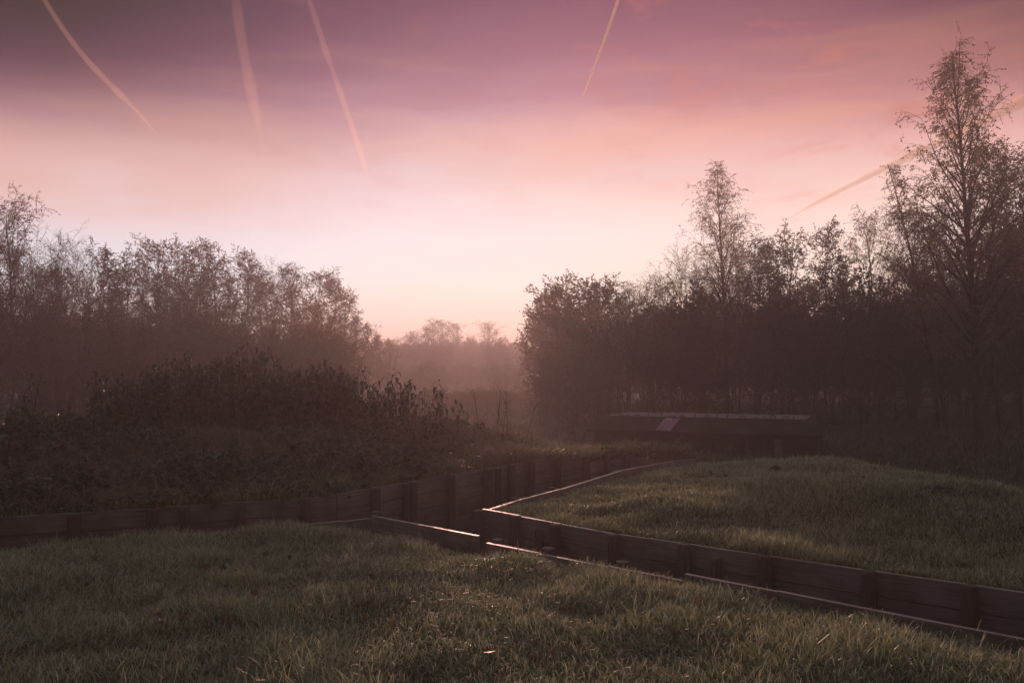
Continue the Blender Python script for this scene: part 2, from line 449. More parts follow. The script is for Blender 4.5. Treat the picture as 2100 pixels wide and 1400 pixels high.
# ------------------------------------------------------------------ bunker
def build_bunker():
    O = Vector((2.42, 29.0, 0)); u = Vector((.9207, -.3903, 0)); v = Vector((.3903, .9207, 0))
    LEN, DEP, ZE, ZT, ZB = 7.4, 3.5, -.23, .26, -1.15
    def P(a, b, z): return O + u * a + v * b + Vector((0, 0, z))
    e = empty('bunker', tuple(P(LEN / 2, DEP / 2, -1.0)))
    tag(e, 'low dark concrete bunker with sloped roof edges and rusty bars on top', 'bunker')
    mw = -(P(LEN / 2, DEP / 2, -1.0))
    sh = lambda p: p + mw
    B = MB(); i = .22                                         # walls, with two wide embrasures
    def bx(B, a0, a1, b0, b1, z0, z1):
        B.hexa([sh(P(a0, b0, z0)), sh(P(a1, b0, z0)), sh(P(a1, b1, z0)), sh(P(a0, b1, z0)),
                sh(P(a0, b0, z1)), sh(P(a1, b0, z1)), sh(P(a1, b1, z1)), sh(P(a0, b1, z1))])
    bx(B, i, LEN - i, i + .3, i + .5, ZB, ZE)
    for a0, a1 in ((i, 1.5), (2.3, 4.1), (5.2, LEN - i)): bx(B, a0, a1, i, i + .297, ZB, ZE)
    for a0, a1 in ((1.5, 2.3), (4.1, 5.2)):
        bx(B, a0, a1, i + .003, i + .297, ZB, -.70); bx(B, a0, a1, i + .003, i + .297, -.42, ZE)
    bx(B, i, i + .4, i + .5, DEP - i, ZB, ZE); bx(B, LEN - i - .4, LEN - i, i + .5, DEP - i, ZB, ZE)
    bx(B, i, LEN - i, DEP - i, DEP - i + .1, ZB, ZE)
    link('wall', B.mesh('bunker_wall', [M['concrete']]), e)
    R = MB(); c = .52                                         # roof slab: fascia, sloped edge, flat top
    rings = []
    for ins, z in ((0, ZE), (0, ZE + .05), (c, ZT)):
        rings.append([sh(P(ins, ins, z)), sh(P(LEN - ins, ins, z)), sh(P(LEN - ins, DEP - ins, z)), sh(P(ins, DEP - ins, z))])
    for r in rings: R.v += [tuple(p) for p in r]
    for k in range(2):
        for j in range(4): R.q.append((k * 4 + j, k * 4 + (j + 1) % 4, (k + 1) * 4 + (j + 1) % 4, (k + 1) * 4 + j))
    R.q.append((0, 3, 2, 1))
    roof = link('roof', R.mesh('bunker_roof', [M['concrete']]), e)
    Tm = MB()                                                 # paler screed on the flat top, subdivided and uneven
    rng = random.Random(9)
    n1, n2 = 40, 14
    for a in range(n1 + 1):
        for b in range(n2 + 1):
            ed = min(a, n1 - a, b, n2 - b)
            z = ZT + (.004 if ed == 0 else .02 + rng.uniform(0, .02))
            Tm.v.append(tuple(sh(P(c + .015 + (LEN - 2 * c - .03) * a / n1, c + .015 + (DEP - 2 * c - .03) * b / n2, z))))
    for a in range(n1):
        for b in range(n2):
            k = a * (n2 + 1) + b; Tm.q.append((k, k + n2 + 1, k + n2 + 2, k + 1))
    link('roof_screed', Tm.mesh('roof_screed', [M['roof']], smooth=True), roof)
    # rusty reinforcement hooks
    def hook(a, b, kind, h, w):
        Hm = MB(); p0 = P(a, b, ZT - .03)
        up = Vector((0, 0, 1)); d = (u * rng.uniform(.6, 1) + v * rng.uniform(-.6, .6)).normalized()
        if kind == 'r': pts = [p0, p0 + up * h, p0 + up * (h + .03) + d * w * .4, p0 + up * (h + .02) + d * w]
        elif kind == 's': pts = [p0, p0 + up * h * .5 + d * .01, p0 + up * h + d * rng.uniform(-.03, .06)]
        else: pts = [p0, p0 + up * h * .55 - d * .02, p0 + up * h + d * w * .35, p0 + up * h * .8 + d * w * .75, p0 + up * h * .25 + d * w]
        Hm.tube([sh(p) for p in pts], [.014] * len(pts), 5)
        link('rebar_hook', Hm.mesh('rebar_hook', [M['rust']]), roof)
    front = [(.62, 'r', .17, .12), (1.0, 'n', .12, .13), (1.25, 'n', .1, .14), (1.55, 'n', .09, .16), (1.95, 's', .14, 0), (2.4, 's', .12, 0), (2.75, 'n', .06, .16),
             (3.05, 'n', .11, .09), (3.5, 'r', .16, .12), (3.85, 'n', .12, .16), (4.2, 'r', .16, .1), (4.5, 's', .12, 0), (4.9, 'n', .11, .2), (5.3, 'n', .06, .22),
             (5.62, 's', .12, 0), (5.85, 'n', .15, .2), (6.2, 'n', .12, .2), (6.5, 's', .12, 0)]
    for a, k, h, w in front: hook(a, c + .06, k, h, w)
    for a in (1.6, 2.1, 2.35, 3.1, 3.9, 4.4, 5.5, 6.2): hook(a, DEP - c - .15, rng.choice('rsn'), rng.uniform(.1, .18), .1)
    # information panel on the sloped front, with printed lines
    sl = (ZT - ZE - .05) / c
    def onslope0(a, s, lift): b = c * s; return sh(P(a, b, ZE + .05 + (ZT - ZE - .05) * s) + (Vector((0, 0, 1)) - v * sl).normalized() * lift)
    def slab(a0, a1, s0, s1, l0, l1):
        B = MB(); onslope = lambda a, s, l: onslope0(a - .26 * (1 - s), s, l); B.hexa([onslope(a0, s0, l0), onslope(a1, s0, l0), onslope(a1, s1, l0), onslope(a0, s1, l0),
                          onslope(a0, s0, l1), onslope(a1, s0, l1), onslope(a1, s1, l1), onslope(a0, s1, l1)]); return B
    pan = link('sign_panel', slab(2.58, 3.08, .03, .88, .004, .03).mesh('sign_panel', [M['panel']]), e)
    link('printed_heading', slab(2.64, 2.84, .77, .825, .0305, .033).mesh('printed_heading', [M['print']]), pan)
    link('printed_emblem', slab(2.98, 3.03, .07, .12, .0305, .033).mesh('printed_emblem', [M['print']]), pan)
    G = MB(); bx(G, 5.98, 6.2, i - .012, i, -.9, -.33)
    link('whitewash_patch', G.mesh('whitewash_patch', [M['whitewash']]), e)
build_bunker()

# ------------------------------------------------------------------ grass (stuff)
def blades(n_try, region, dens, seed, mat, name, label, lenr=(.08, .20), width=.0045, lean=(.2, 1.25), tint_bias=0.0, zoff=0.0, cat='grass', fr=1.2):
    rng = np.random.default_rng(seed)
    x, y = region(rng, n_try)
    d = dens(x, y)
    k = rng.random(len(x)) < d
    x, y = x[k], y[k]; n = len(x)
    z = ground_z(x, y) - .01 + zoff
    cl = fbm(x, y, .45, seed + 2); big = fbm(x, y, 1.7, seed + 3)
    dist = np.hypot(x, y)
    ln = rng.uniform(*lenr, n) * (.25 + 1.5 * cl) * (.5 + 1.0 * big)
    tall = rng.random(n) < .03
    ln = np.where(tall, ln * 1.5, ln)
    a = 2 * PI * (fbm(x, y, .8, seed + 5) * 1.6) + rng.normal(0, 1.9, n)
    le = rng.uniform(*lean, n) * (.6 + .8 * fbm(x, y, .6, seed + 7))
    w = width * rng.uniform(.7, 1.3, n) * np.maximum(1, dist / 9)
    tint = np.clip(rng.normal(.28, .28, n) + .75 * (fbm(x, y, .9, seed + 9) - .5) + tint_bias + .3 * tall, 0, 1)
    frost_glint = np.clip(fr * (.3 + 1.2 * fbm(x, y, 1.3, seed + 11)) * (.15 + 1.9 * rng.random(n) ** 2.2), 0, 1)  # frosty pale tips, raised to paint highlights into the grass colour
    dx, dy = np.cos(a), np.sin(a)
    b = rng.uniform(0, PI, n); sx, sy = np.cos(b), np.sin(b)
    V = np.zeros((n, 8, 3), np.float32)
    for i, t in enumerate((0, .38, .72, 1.0)):
        h = ln * (t - .42 * le * t ** 2.4); o = ln * le * .75 * t ** 1.7
        ww = w * (1 - .93 * t ** 1.8)
        for s, j in ((-1, 0), (1, 1)):
            V[:, i * 2 + j, 0] = x + dx * o + s * sx * ww; V[:, i * 2 + j, 1] = y + dy * o + s * sy * ww; V[:, i * 2 + j, 2] = z + h
    base = (np.arange(n) * 8)[:, None]
    Q = np.concatenate([base + np.array([[i * 2, i * 2 + 1, i * 2 + 3, i * 2 + 2]]) for i in range(3)], 1).reshape(-1, 4)
    me = np_mesh(name, V, Q, [mat], tint=np.stack([np.repeat(tint, 8), np.repeat(frost_glint, 8) * np.tile([0, 0, .15, .15, .6, .6, 1, 1], n), np.zeros(n * 8), np.ones(n * 8)], 1))
    o = link(name, me); tag(o, label, cat, kind='stuff')
    return o

def trap(y0, y1, m):
    """wedge in front of the camera, widened by m metres each side"""
    def f(rng, n):
        y = np.sqrt(rng.uniform(y0 ** 2, y1 ** 2, n)); x = rng.uniform(-1, 1, n) * (y * .60 + m)
        return x, y
    return f

def dens_fg(x, y):
    sd = trench_sd(x, y)
    return np.where(inside(x, y, FGPOLY) & (sd > .02), 1, 0) * np.clip(1.15 - (np.hypot(x, y) - 4) * .05, .5, 1) * (.35 + .65 * sstep(.22, .42, fbm(x, y, .7, 141)))
blades(430000, trap(2.4, 10.6, 1.4), dens_fg, 101, M['grass'], 'lawn_grass', 'short lawn grass, its frosty tips carrying painted highlights, in the foreground, in front of the trench', lenr=(.06, .155))

RMPOLY = RW[::-1] + RF[1:] + [(4.2, 20), (14, 20), (14, 3)]
def dens_rm(x, y):
    sd = trench_sd(x, y)
    soil = np.exp(-(((x - 5.0) / .5) ** 2 + ((y - 10.4) / .35) ** 2))
    return np.where(inside(x, y, RMPOLY) & (sd > .10), 1, 0) * (1 - .8 * soil) * np.where(ground_z(x, y) > -.85, 1, .25)
def reg_rm(rng, n): return rng.uniform(-.5, 11.5, n), rng.uniform(4.5, 19, n)
blades(420000, reg_rm, dens_rm, 211, M['grass'], 'mound_grass', 'tussocky grass, its frosty tips carrying painted highlights, covering the right mound in front of the bunker', lenr=(.06, .15), tint_bias=.04)

def isbank(x, y):
    yl = np.interp(x, _Lx, _Ly)
    return (y > yl + .03) & (x < 2.5 + np.clip(y - 17, 0, 9) * .5) & (trench_sd(x, y) > .03)
def reg_bank(rng, n): return rng.uniform(-15, 4.5, n), rng.uniform(8, 25, n)
def dens_bank(x, y):
    return np.where(isbank(x, y), 1, 0) * sstep(.38, .62, fbm(x, y, 2.4, 31) + .45 * sstep(-4, .5, x)) * .9
blades(240000, reg_bank, dens_bank, 307, M['dry'], 'dead_bank_grass', 'matted brown dead grass between the brambles on the left bank', lenr=(.18, .42), width=.004, lean=(.7, 1.5), cat='dead grass', fr=.12)
blades(16000, reg_bank, lambda x, y: dens_bank(x, y) * sstep(.6, -1.5, x), 317, M['dry'], 'dead_stalks', 'thin dead stems standing above the matted growth on the left bank', lenr=(.3, .7), width=.003, lean=(.05, .5), cat='dead stalks', fr=.1)
def dens_edge(x, y):
    yl = np.interp(x, _Lx, _Ly)
    return np.where(isbank(x, y), 1, 0) * np.exp(-np.maximum(y - yl, 0) / 1.1) * sstep(.35, .6, fbm(x, y, 1.2, 77) + .2)
blades(200000, reg_bank, dens_edge, 313, M['grass'], 'bank_edge_grass', 'green grass overhanging the plank wall along the foot of the left bank', lenr=(.15, .34), lean=(.5, 1.4), tint_bias=-.05, fr=.25)

def dens_low(x, y):
    return np.where((trench_sd(x, y) > .1) & ~inside(x, y, FGPOLY) & (ground_z(x, y) < -.3), 1, 0) * (.35 + .65 * fbm(x, y, 3, 61))
def reg_low(rng, n):
    y = rng.uniform(15, 70, n); return rng.uniform(-.62, .72, n) * y, y
blades(150000, reg_low, dens_low, 401, M['cover'], 'rough_meadow_grass', 'rough dull grass on the low ground around the bunker and below the trees', lenr=(.2, .5), width=.006, lean=(.3, 1.2), cat='rough grass', fr=.12)

def leaf_quads(P, D, ln, wd, rng, fold=.25):
    """diamond leaves at P along D"""
    n = len(P)
    D = D / np.maximum(np.linalg.norm(D, axis=1, keepdims=True), 1e-6)
    R = rng.normal(size=(n, 3)); Sd = np.cross(D, R); Sd /= np.maximum(np.linalg.norm(Sd, axis=1, keepdims=True), 1e-6)
    Nn = np.cross(Sd, D)
    ln = ln[:, None]; wd = wd[:, None]
    V = np.stack([P, P + D * ln * .45 + Sd * wd + Nn * wd * fold, P + D * ln, P + D * ln * .45 - Sd * wd + Nn * wd * fold], 1)
    b = np.arange(n)[:, None] * 4
    return V.reshape(-1, 3), b + np.array([[0, 1, 2, 3]])

def fallen():
    rng = np.random.default_rng(71); n = 2600
    y = np.sqrt(rng.uniform(9, 300, n)); x = rng.uniform(-1, 1, n) * (y * .6 + 1)
    k = (trench_sd(x, y) > .05) & (ground_z(x, y) > -.4) & (rng.random(n) < sstep(.4, .6, fbm(x, y, 2.2, 72)))
    x, y = x[k], y[k]; n = len(x)
    P = np.stack([x, y, ground_z(x, y) + rng.uniform(.01, .07, n)], 1); D = rng.normal(size=(n, 3)); D[:, 2] *= .35
    ln = rng.uniform(.04, .085, n); V, Q = leaf_quads(P, D, ln, ln * .4, rng)
    o = link('fallen_leaves', np_mesh('fallen_leaves', V, Q, [M['leaf_brown']], tint=np.repeat(rng.random(n), 4)))
    tag(o, 'small brown fallen leaves scattered through the frosty grass', 'fallen leaves', kind='stuff')
fallen()
# bramble and ivy leaves on the bank (stuff)
def bank_cover():
    rng = np.random.default_rng(55)
    n = 17000
    x, y = reg_bank(rng, n)
    k = isbank(x, y) & (rng.random(n) < sstep(.25, .6, 1 - fbm(x, y, 2.4, 31) + .15 - .3 * sstep(-3, 1, x)) * (1 - .5 * sstep(13.5, 15.5, y)))
    x, y = x[k], y[k]; m = len(x)
    hum = .08 + .36 * sstep(.3, .8, fbm(x, y, 1.1, 57)) * sstep(0, 1.2, y - np.interp(x, _Lx, _Ly)) * (1 - .75 * sstep(-1.5, 1.2, x))
    hz = hum * np.sqrt(rng.random(m)); cs = rng.uniform(.5, 1.5, m) ** 1.4; ct = rng.normal(0, .25, m); nl = rng.integers(7, 20, m)
    ca = rng.uniform(0, 2 * PI, m)
    rep = np.repeat(np.arange(m), nl); n = len(rep); u = rng.uniform(-1, 1, n)
    x = x[rep] + u * .16 * np.cos(ca[rep]) + rng.normal(0, .04, n); y = y[rep] + u * .16 * np.sin(ca[rep]) + rng.normal(0, .04, n)
    z = ground_z(x, y) + hz[rep] + .06 - .10 * u * u + rng.normal(0, .02, n)
    P = np.stack([x, y, z], 1)
    D = rng.normal(size=(n, 3)); D[:, 2] = np.abs(D[:, 2]) * .4 - .35
    ln = rng.uniform(.04, .085, n) * cs[rep]; V, Q = leaf_quads(P, D, ln, ln * .36, rng)
    tint = np.clip(rng.normal(.25, .15, n) + ct[rep] + .5 * (fbm(x, y, 1.5, 91) - .5), 0, 1)
    o = link('bramble_cover', np_mesh('bramble_cover', V, Q, [M['cover']], tint=np.repeat(tint, 4)))
    tag(o, 'dark bramble and nettle leaves blanketing the left bank', 'brambles', kind='stuff')
bank_cover()

# ------------------------------------------------------------------ trees
def tree_meshes(name, seed, H, trunk_r, cb, rad, nprim, asc, leafmat, leaf=0.057, lw=.3, nleaf=13, droop=.2, lean=(0, 0), sec=6, tw=5, wob=.12, stems=1, tipup=.25, twl=.45):
    """trunk mesh (stems and limbs) and crown mesh (twigs and leaves); rad(t) = crown radius at t of the crown height"""
    rng = random.Random(seed); nr = np.random.default_rng(seed)
    T = MB(); C = MB(); LP = []; LD = []
    def path(p, d, L, n, curve, wv):
        pts = [Vector(p)]; d = Vector(d).normalized()
        for i in range(n):
            d = (d + Vector((rng.gauss(0, wv), rng.gauss(0, wv), rng.gauss(0, wv) * .5 + curve / n))).normalized()
            pts.append(pts[-1] + d * (L / n))
        return pts, d
    def along(pts, f):
        k = f * (len(pts) - 1); i = min(int(k), len(pts) - 2)
        return pts[i].lerp(pts[i + 1], k - i), (pts[i + 1] - pts[i]).normalized()
    for s in range(stems):
        n = max(6, int(H / .8)); px = rng.uniform(-.3, .3) * (stems > 1); py = rng.uniform(-.3, .3) * (stems > 1)
        hh = H * (1 if s == 0 else rng.uniform(.7, .95)); la = rng.uniform(0, 2 * PI)
        lx, ly = (lean if stems == 1 else (lean[0] + .16 * math.cos(la) * hh, lean[1] + .16 * math.sin(la) * hh))
        tr = []
        ox = oy = 0
        for i in range(n + 1):
            t = i / n
            ox += rng.gauss(0, wob * hh / n * .6); oy += rng.gauss(0, wob * hh / n * .6)
            tr.append(Vector((px + lx * t ** 1.3 + ox, py + ly * t ** 1.3 + oy, hh * t - .15 * (i == 0))))
        r0 = trunk_r / (1 if stems == 1 else 1.6)
        T.tube(tr, [r0 * (1 - .93 * (i / n) ** .85) + .004 for i in range(n + 1)], 7 if stems == 1 else 5)
        az = rng.uniform(0, 6)
        for i in range(max(3, nprim // stems)):
            tt = (i + rng.random()) / max(3, nprim // stems)
            t = cb + (1 - cb) * tt * .97
            p, td = along(tr, t)
            az += 2.4 + rng.uniform(-.5, .5)
            an = math.radians(asc * (1.15 - .5 * tt) + rng.uniform(-12, 12))
            L = max(.35, rad(tt) * rng.uniform(.7, 1.15) / max(.35, math.sin(an)))
            d = Vector((math.cos(az) * math.sin(an), math.sin(az) * math.sin(an), math.cos(an)))
            pts, de = path(p, d, L, 6, tipup - droop, .09)
            r1 = max(.008, r0 * (1 - t) * .45 + .006)
            T.tube(pts, [r1 * (1 - .85 * j / 6) for j in range(7)], 4, cap=False)
            ns = max(2, int(sec * (.5 + L / 2)))
            for j in range(ns):
                f = .22 + .78 * (j + rng.random()) / ns
                p2, d2 = along(pts, min(f, .999))
                q = Vector((rng.gauss(0, 1), rng.gauss(0, 1), rng.gauss(0, .6))).normalized()
                d3 = (d2 * .8 + q * .75 + Vector((0, 0, .15))).normalized()
                L2 = max(.25, L * .42 * (1.1 - .6 * f)) * rng.uniform(.7, 1.2)
                pt2, _ = path(p2, d3, L2, 3, -droop * .8, .12)
                C.tube(pt2, [.009, .007, .005, .003], 3, cap=False)
                for m in range(tw):
                    f2 = .2 + .8 * (m + rng.random()) / tw
                    p3, d4 = along(pt2, min(f2, .999))
                    q = Vector((rng.gauss(0, 1), rng.gauss(0, 1), rng.gauss(0, .7))).normalized()
                    d5 = (d4 * .7 + q * .8 + Vector((0, 0, -droop))).normalized()
                    L3 = twl * rng.uniform(.5, 1.2)
                    p4 = p3 + d5 * L3 + Vector((0, 0, -droop * L3 * .5))
                    C.tube([p3, (p3 + p4) / 2 + Vector((0, 0, .02)), p4], [.005, .004, .002], 3, cap=False)
                    nl = max(0, int(nleaf * rng.uniform(.5, 1.4)))
                    for _ in range(nl):
                        f3 = rng.uniform(.15, 1.05)
                        LP.append(p3.lerp(p4, f3)); LD.append(d5 * .6 + Vector((rng.gauss(0, .7), rng.gauss(0, .7), rng.gauss(0, .5) - droop * 1.6)))
    tm = T.mesh(name + '_trunk', [M['bark']], smooth=True)
    cv = np.array(C.v, np.float32).reshape(-1, 3); cq = np.array(C.q, np.int32).reshape(-1, 4)
    P = np.array([tuple(p) for p in LP], np.float32).reshape(-1, 3); D = np.array([tuple(p) for p in LD], np.float32).reshape(-1, 3)
    n = len(P); ln = nr.uniform(.6, 1.3, n) * leaf
    V, Q = leaf_quads(P, D, ln, ln * lw, nr)
    tint = np.concatenate([np.zeros(len(cv)), np.repeat(np.clip(nr.normal(.4, .28, n), 0, 1), 4)])
    cm = np_mesh(name + '_crown', np.concatenate([cv, V]), np.concatenate([cq, Q + len(cv)]), [M['bark'], leafmat], tint=tint,
                 midx=np.concatenate([np.zeros(len(cq)), np.ones(len(Q))]))
    return tm, cm, float(np.percentile(V[:, 2], 99.7)) if len(V) else H

cone = lambda R: (lambda t: R * (.30 + .70 * min(1, t * 5)) * (1 - t) ** .95 + .14)
oval = lambda R: (lambda t: R * math.sqrt(max(.04, 1 - (2 * t - .85) ** 2 / 1.5)) * (1 - .45 * t ** 3))
dome = lambda R: (lambda t: R * math.sqrt(max(.05, 1 - t * t)))
PROTO = {
    'slender': [tree_meshes('slender', 10 + i, 10, .09, .12, oval(1.15 + .2 * i), 40, 38, M['leaf_brown'], leaf=0.074, lw=.36, nleaf=11, droop=.12, sec=5, tw=5) for i in range(4)],
    'alder': [tree_meshes('alder', 30 + i, 10, .10, .10, oval(1.7), 46, 45, M['leaf_olive'], leaf=0.068, lw=.42, nleaf=11, droop=.1, sec=5, tw=5) for i in range(3)],
    'willow': [tree_meshes('willow', 50 + i, 9, .08, .14, oval(1.6), 34, 32, M['leaf_willow'], leaf=0.085, lw=.17, nleaf=8, droop=.4, sec=5, tw=5) for i in range(3)],
    'broad': [tree_meshes('broad', 70 + i, 8.5, .16, .06, oval(2.7), 64, 58, M['leaf_brown'], leaf=0.091, lw=.42, nleaf=13, droop=.1, sec=5, tw=5, tipup=.35) for i in range(2)],
    'shrub': [tree_meshes('shrub', 90 + i, 4.6, .05, .05, oval(1.5), 56, 34, M['leaf_brown'], leaf=0.057, lw=.3, nleaf=8, droop=.1, sec=5, tw=5, stems=7, tipup=.5) for i in range(3)],
    'bush': [tree_meshes('bush', 110 + i, 3.2, .05, .02, dome(2.0), 70, 62, M['leaf_olive'], leaf=0.063, lw=.42, nleaf=15, droop=.05, sec=5, tw=5, stems=5, tipup=.6) for i in range(2)],
    'golden': [tree_meshes('golden', 130, 6.5, .07, .05, oval(1.35), 44, 36, M['leaf_gold_lit'], leaf=0.068, lw=.28, nleaf=15, droop=.3, sec=5, tw=5, stems=3)],
    'bare': [tree_meshes('bare', 140 + i, 7, .05, .10, oval(1.3), 46, 26, M['leaf_willow'], leaf=0.057, lw=.25, nleaf=1, droop=.05, sec=6, tw=5, stems=5, tipup=.5) for i in range(2)],
}
USED = set()
def tree(kind, px, top, d, label, cat, group, var=None, rz=None, name=None, wide=1.0):
    v = PROTO[kind]; rng = random.Random(int(px * 13 + d * 101 + top))
    tm, cm, H = v[rng.randrange(len(v)) if var is None else var]
    x = (px - CX) / FPX * d; y = d; z = gz(x, y)
    h = (HZ - top) / FPX * d + CAM_Z - z; s = h / H
    e = empty(name or {'slender': 'slender_tree', 'alder': 'alder_tree', 'willow': 'willow_tree', 'broad': 'broad_tree', 'shrub': 'twiggy_shrub', 'bush': 'leafy_bush',
                       'golden': 'golden_shrub', 'bare': 'bare_shrub'}[kind], (x, y, z - .03), rng.uniform(0, 6.28) if rz is None else rz)
    k = (s ** .55) * wide
    e.scale = (k, k, s)
    tag(e, label, cat, group)
    link('trunk', tm, e); link('crown', cm, e)
    return e

ORD = ['first', 'second', 'third', 'fourth', 'fifth', 'sixth', 'seventh', 'eighth', 'ninth', 'tenth', 'eleventh', 'twelfth', 'thirteenth', 'fourteenth', 'fifteenth',
       'sixteenth', 'seventeenth', 'eighteenth', 'nineteenth', 'twentieth', 'twenty-first', 'twenty-second', 'twenty-third', 'twenty-fourth', 'twenty-fifth',
       'twenty-sixth', 'twenty-seventh', 'twenty-eighth', 'twenty-ninth', 'thirtieth']
LT = [(-60, 425, 44, 'bare'), (22, 395, 42, 'willow'), (78, 470, 46, 'bare'), (140, 478, 52, 'bare'), (215, 492, 58, 'slender'), (265, 512, 60, 'slender'), (330, 486, 60, 'alder'),
      (372, 492, 62, 'slender'), (405, 488, 60, 'alder'), (445, 508, 62, 'slender'), (505, 507, 62, 'slender'), (555, 522, 64, 'bare'), (600, 541, 64, 'alder'),
      (648, 552, 66, 'alder'), (684, 562, 68, 'slender'), (708, 592, 70, 'slender'), (732, 638, 72, 'slender'), (752, 662, 76, 'slender'), (774, 678, 84, 'slender'), (797, 693, 96, 'alder')]
for i, (px, top, d, k) in enumerate(LT):
    tree(k, px, top, d, f'{ORD[i]} tree from the left edge along the front of the left treeline', 'tree', 'trees along the front of the left treeline')
def sil(px, tab): return float(np.interp(px, [a for a, b in tab], [b for a, b in tab]))
LS = [(-80, 430), (0, 440), (80, 510), (330, 520), (500, 540), (650, 580), (720, 630), (770, 700)]
for i, px in enumerate(range(-70, 720, 44)):
    tree(['slender', 'alder', 'slender'][i % 3], px + (i * 17) % 13, sil(px, LS) + 12 + (i * 29) % 31, 76 + (i * 7) % 9,
         f'{ORD[i]} hazy tree from the left in the back row of the left treeline', 'tree', 'trees in the back row of the left treeline')
for i, px in enumerate(range(-70, 720, 52)):
    d = 36 + (i * 11) % 13
    tree(['shrub', 'shrub', 'bush', 'bare'][i % 4], px, sil(px, [(-80, 610), (250, 660), (500, 685), (700, 712), (780, 738)]) - (i * 53) % 97, d,
         f'{ORD[i]} leggy brown shrub from the left edge below the left trees', 'shrub', 'shrubs below the left treeline')
GT = [(800, 702, 162, 'slender'), (845, 677, 175, 'slender'), (878, 668, 183, 'alder'), (903, 654, 183, 'alder'), (935, 661, 186, 'alder'), (966, 692, 183, 'slender'),
      (1000, 658, 175, 'willow'), (1030, 690, 170, 'slender')]
for i, (px, top, d, k) in enumerate(GT):
    tree(k, px, top, d, f'{ORD[i]} pale misty tree from the left in the gap between treelines', 'tree', 'misty trees in the gap', wide=1.5)
for i, px in enumerate(range(775, 1075, 27)):
    tree(['slender', 'alder'][i % 2], px, 697 + (i * 7) % 11, 250 + (i * 13) % 30, f'{ORD[i]} faint tree from the left in the farthest row beyond the gap', 'tree', 'faint farthest trees', wide=1.6)
for i, px in enumerate(range(770, 1060, 24)):
    tree(['shrub', 'bare', 'bush'][i % 3], px, 736 + (i * 11) % 17, 105 + (i * 17) % 40, f'{ORD[i]} misty shrub from the left across the foot of the gap', 'shrub', 'misty shrubs in the gap', wide=1.5)

for i, px in enumerate(range(784, 1064, 17)):
    tree('bush', px, 690 + (i * 13) % 17, 172 + (i * 19) % 30, f'{ORD[i]} pale bush from the left in the misty thicket filling the gap', 'bush', 'pale bushes in the misty gap', wide=1.7)
for i, px in enumerate(range(815, 1075, 19)):
    tree('bush', px, 792 + (i * 13) % 17, 58 + (i * 11) % 21, f'{ORD[i]} low dusky bush from the left on the rough ground below the gap', 'bush', 'low bushes below the misty gap', wide=1.5)
tree('broad', 1150, 568, 58, 'rounded leafy tree standing right of the misty gap', 'tree', None, 0)
tree('broad', 1232, 566, 64, 'broad leafy tree tucked behind the rounded one by the gap', 'tree', None, 1)
tree('golden', 1243, 612, 53, 'golden yellow shrub, warm light put into its leaf colour, against the rounded tree', 'shrub', None)
RT = [(1292, 572, 58, 'willow'), (1335, 560, 56, 'bare'), (1385, 536, 54, 'willow'), (1428, 505, 54, 'bare'), (1520, 468, 54, 'willow'), (1552, 492, 52, 'slender'),
      (1582, 488, 50, 'alder'), (1626, 464, 50, 'slender'), (1690, 450, 50, 'slender'), (1738, 506, 48, 'slender'), (1792, 430, 60, 'willow'), (1870, 425, 47, 'willow'),
      (1930, 440, 43, 'slender'), (2045, 275, 45, 'alder'), (2092, 312, 41, 'slender'), (2150, 300, 42, 'alder'), (2050, 430, 39, 'alder')]
for i, (px, top, d, k) in enumerate(RT):
    tree(k, px, top, d, f'{ORD[i]} backlit tree from the gap along the right treeline', 'tree', 'trees along the right treeline')
RS = [(1260, 610), (1330, 610), (1400, 590), (1500, 560), (1600, 540), (1750, 560), (1850, 500), (2000, 440), (2150, 400)]
for i, px in enumerate(range(1285, 2180, 74)):
    tree(['alder', 'slender', 'broad'][i % 3], px, sil(px, RS) + (i * 29) % 41, 62 + (i * 7) % 9, f'{ORD[i]} dark tree from the left in the back row behind the bunker', 'tree',
         'trees in the back row of the right treeline')
for i, px in enumerate(range(1118, 2170, 54)):
    d = 41 + (i * 11) % 10
    tree(['shrub', 'bush', 'shrub', 'bare'][i % 4], px, sil(px, [(1070, 730), (1200, 690), (1400, 640), (1600, 640), (1800, 640), (2150, 610)]) - (i * 53) % 101, d,
         f'{ORD[i]} dark leggy shrub from the gap below the right trees', 'shrub', 'shrubs below the right treeline')

for i, px in enumerate(range(1150, 2180, 66)):
    tree('bush', px, 600 + (i * 31) % 90, 84 + (i * 7) % 8, f'{ORD[i]} dense bush from the left between the trunks behind the bunker', 'bush', 'dense bushes behind the right trees', wide=1.5)
for i, px in enumerate(range(-60, 700, 62)):
    tree('bush', px, 610 + (i * 31) % 80, 88 + (i * 7) % 8, f'{ORD[i]} dense bush from the left between the left trunks', 'bush', 'dense bushes between the left trees', wide=1.5)

def special(name, label, px, top, d, **kw):
    x = (px - CX) / FPX * d; z = gz(x, d); H = ((HZ - top) / FPX * d + CAM_Z - z) 
    tm, cm, Ht = tree_meshes(name, H=H, **kw)
    e = empty(name, (x, d, z - .03)); e.scale = (1, 1, H / Ht); tag(e, label, 'tree')
    link('trunk', tm, e); link('crown', cm, e)
    return e
special('spire_tree', 'slim spire-shaped willow rising high above the bushes left of the bunker end', 1492, 330, 50, seed=201, trunk_r=.15, cb=.22, rad=cone(2.7), nprim=70, asc=33,
        leafmat=M['leaf_willow'], leaf=0.091, lw=.17, nleaf=8, droop=.35, lean=(-.5, 0), sec=5, tw=5, wob=.05)
special('tall_willow', 'tallest tree, an airy willow with dark trunk near the right edge', 2008, 98, 33, seed=203, trunk_r=.18, cb=.18, rad=cone(3.2), nprim=84, asc=40,
        leafmat=M['leaf_willow'], leaf=0.096, lw=.18, nleaf=8, droop=.38, lean=(-.8, 0), sec=5, tw=5, wob=.06)
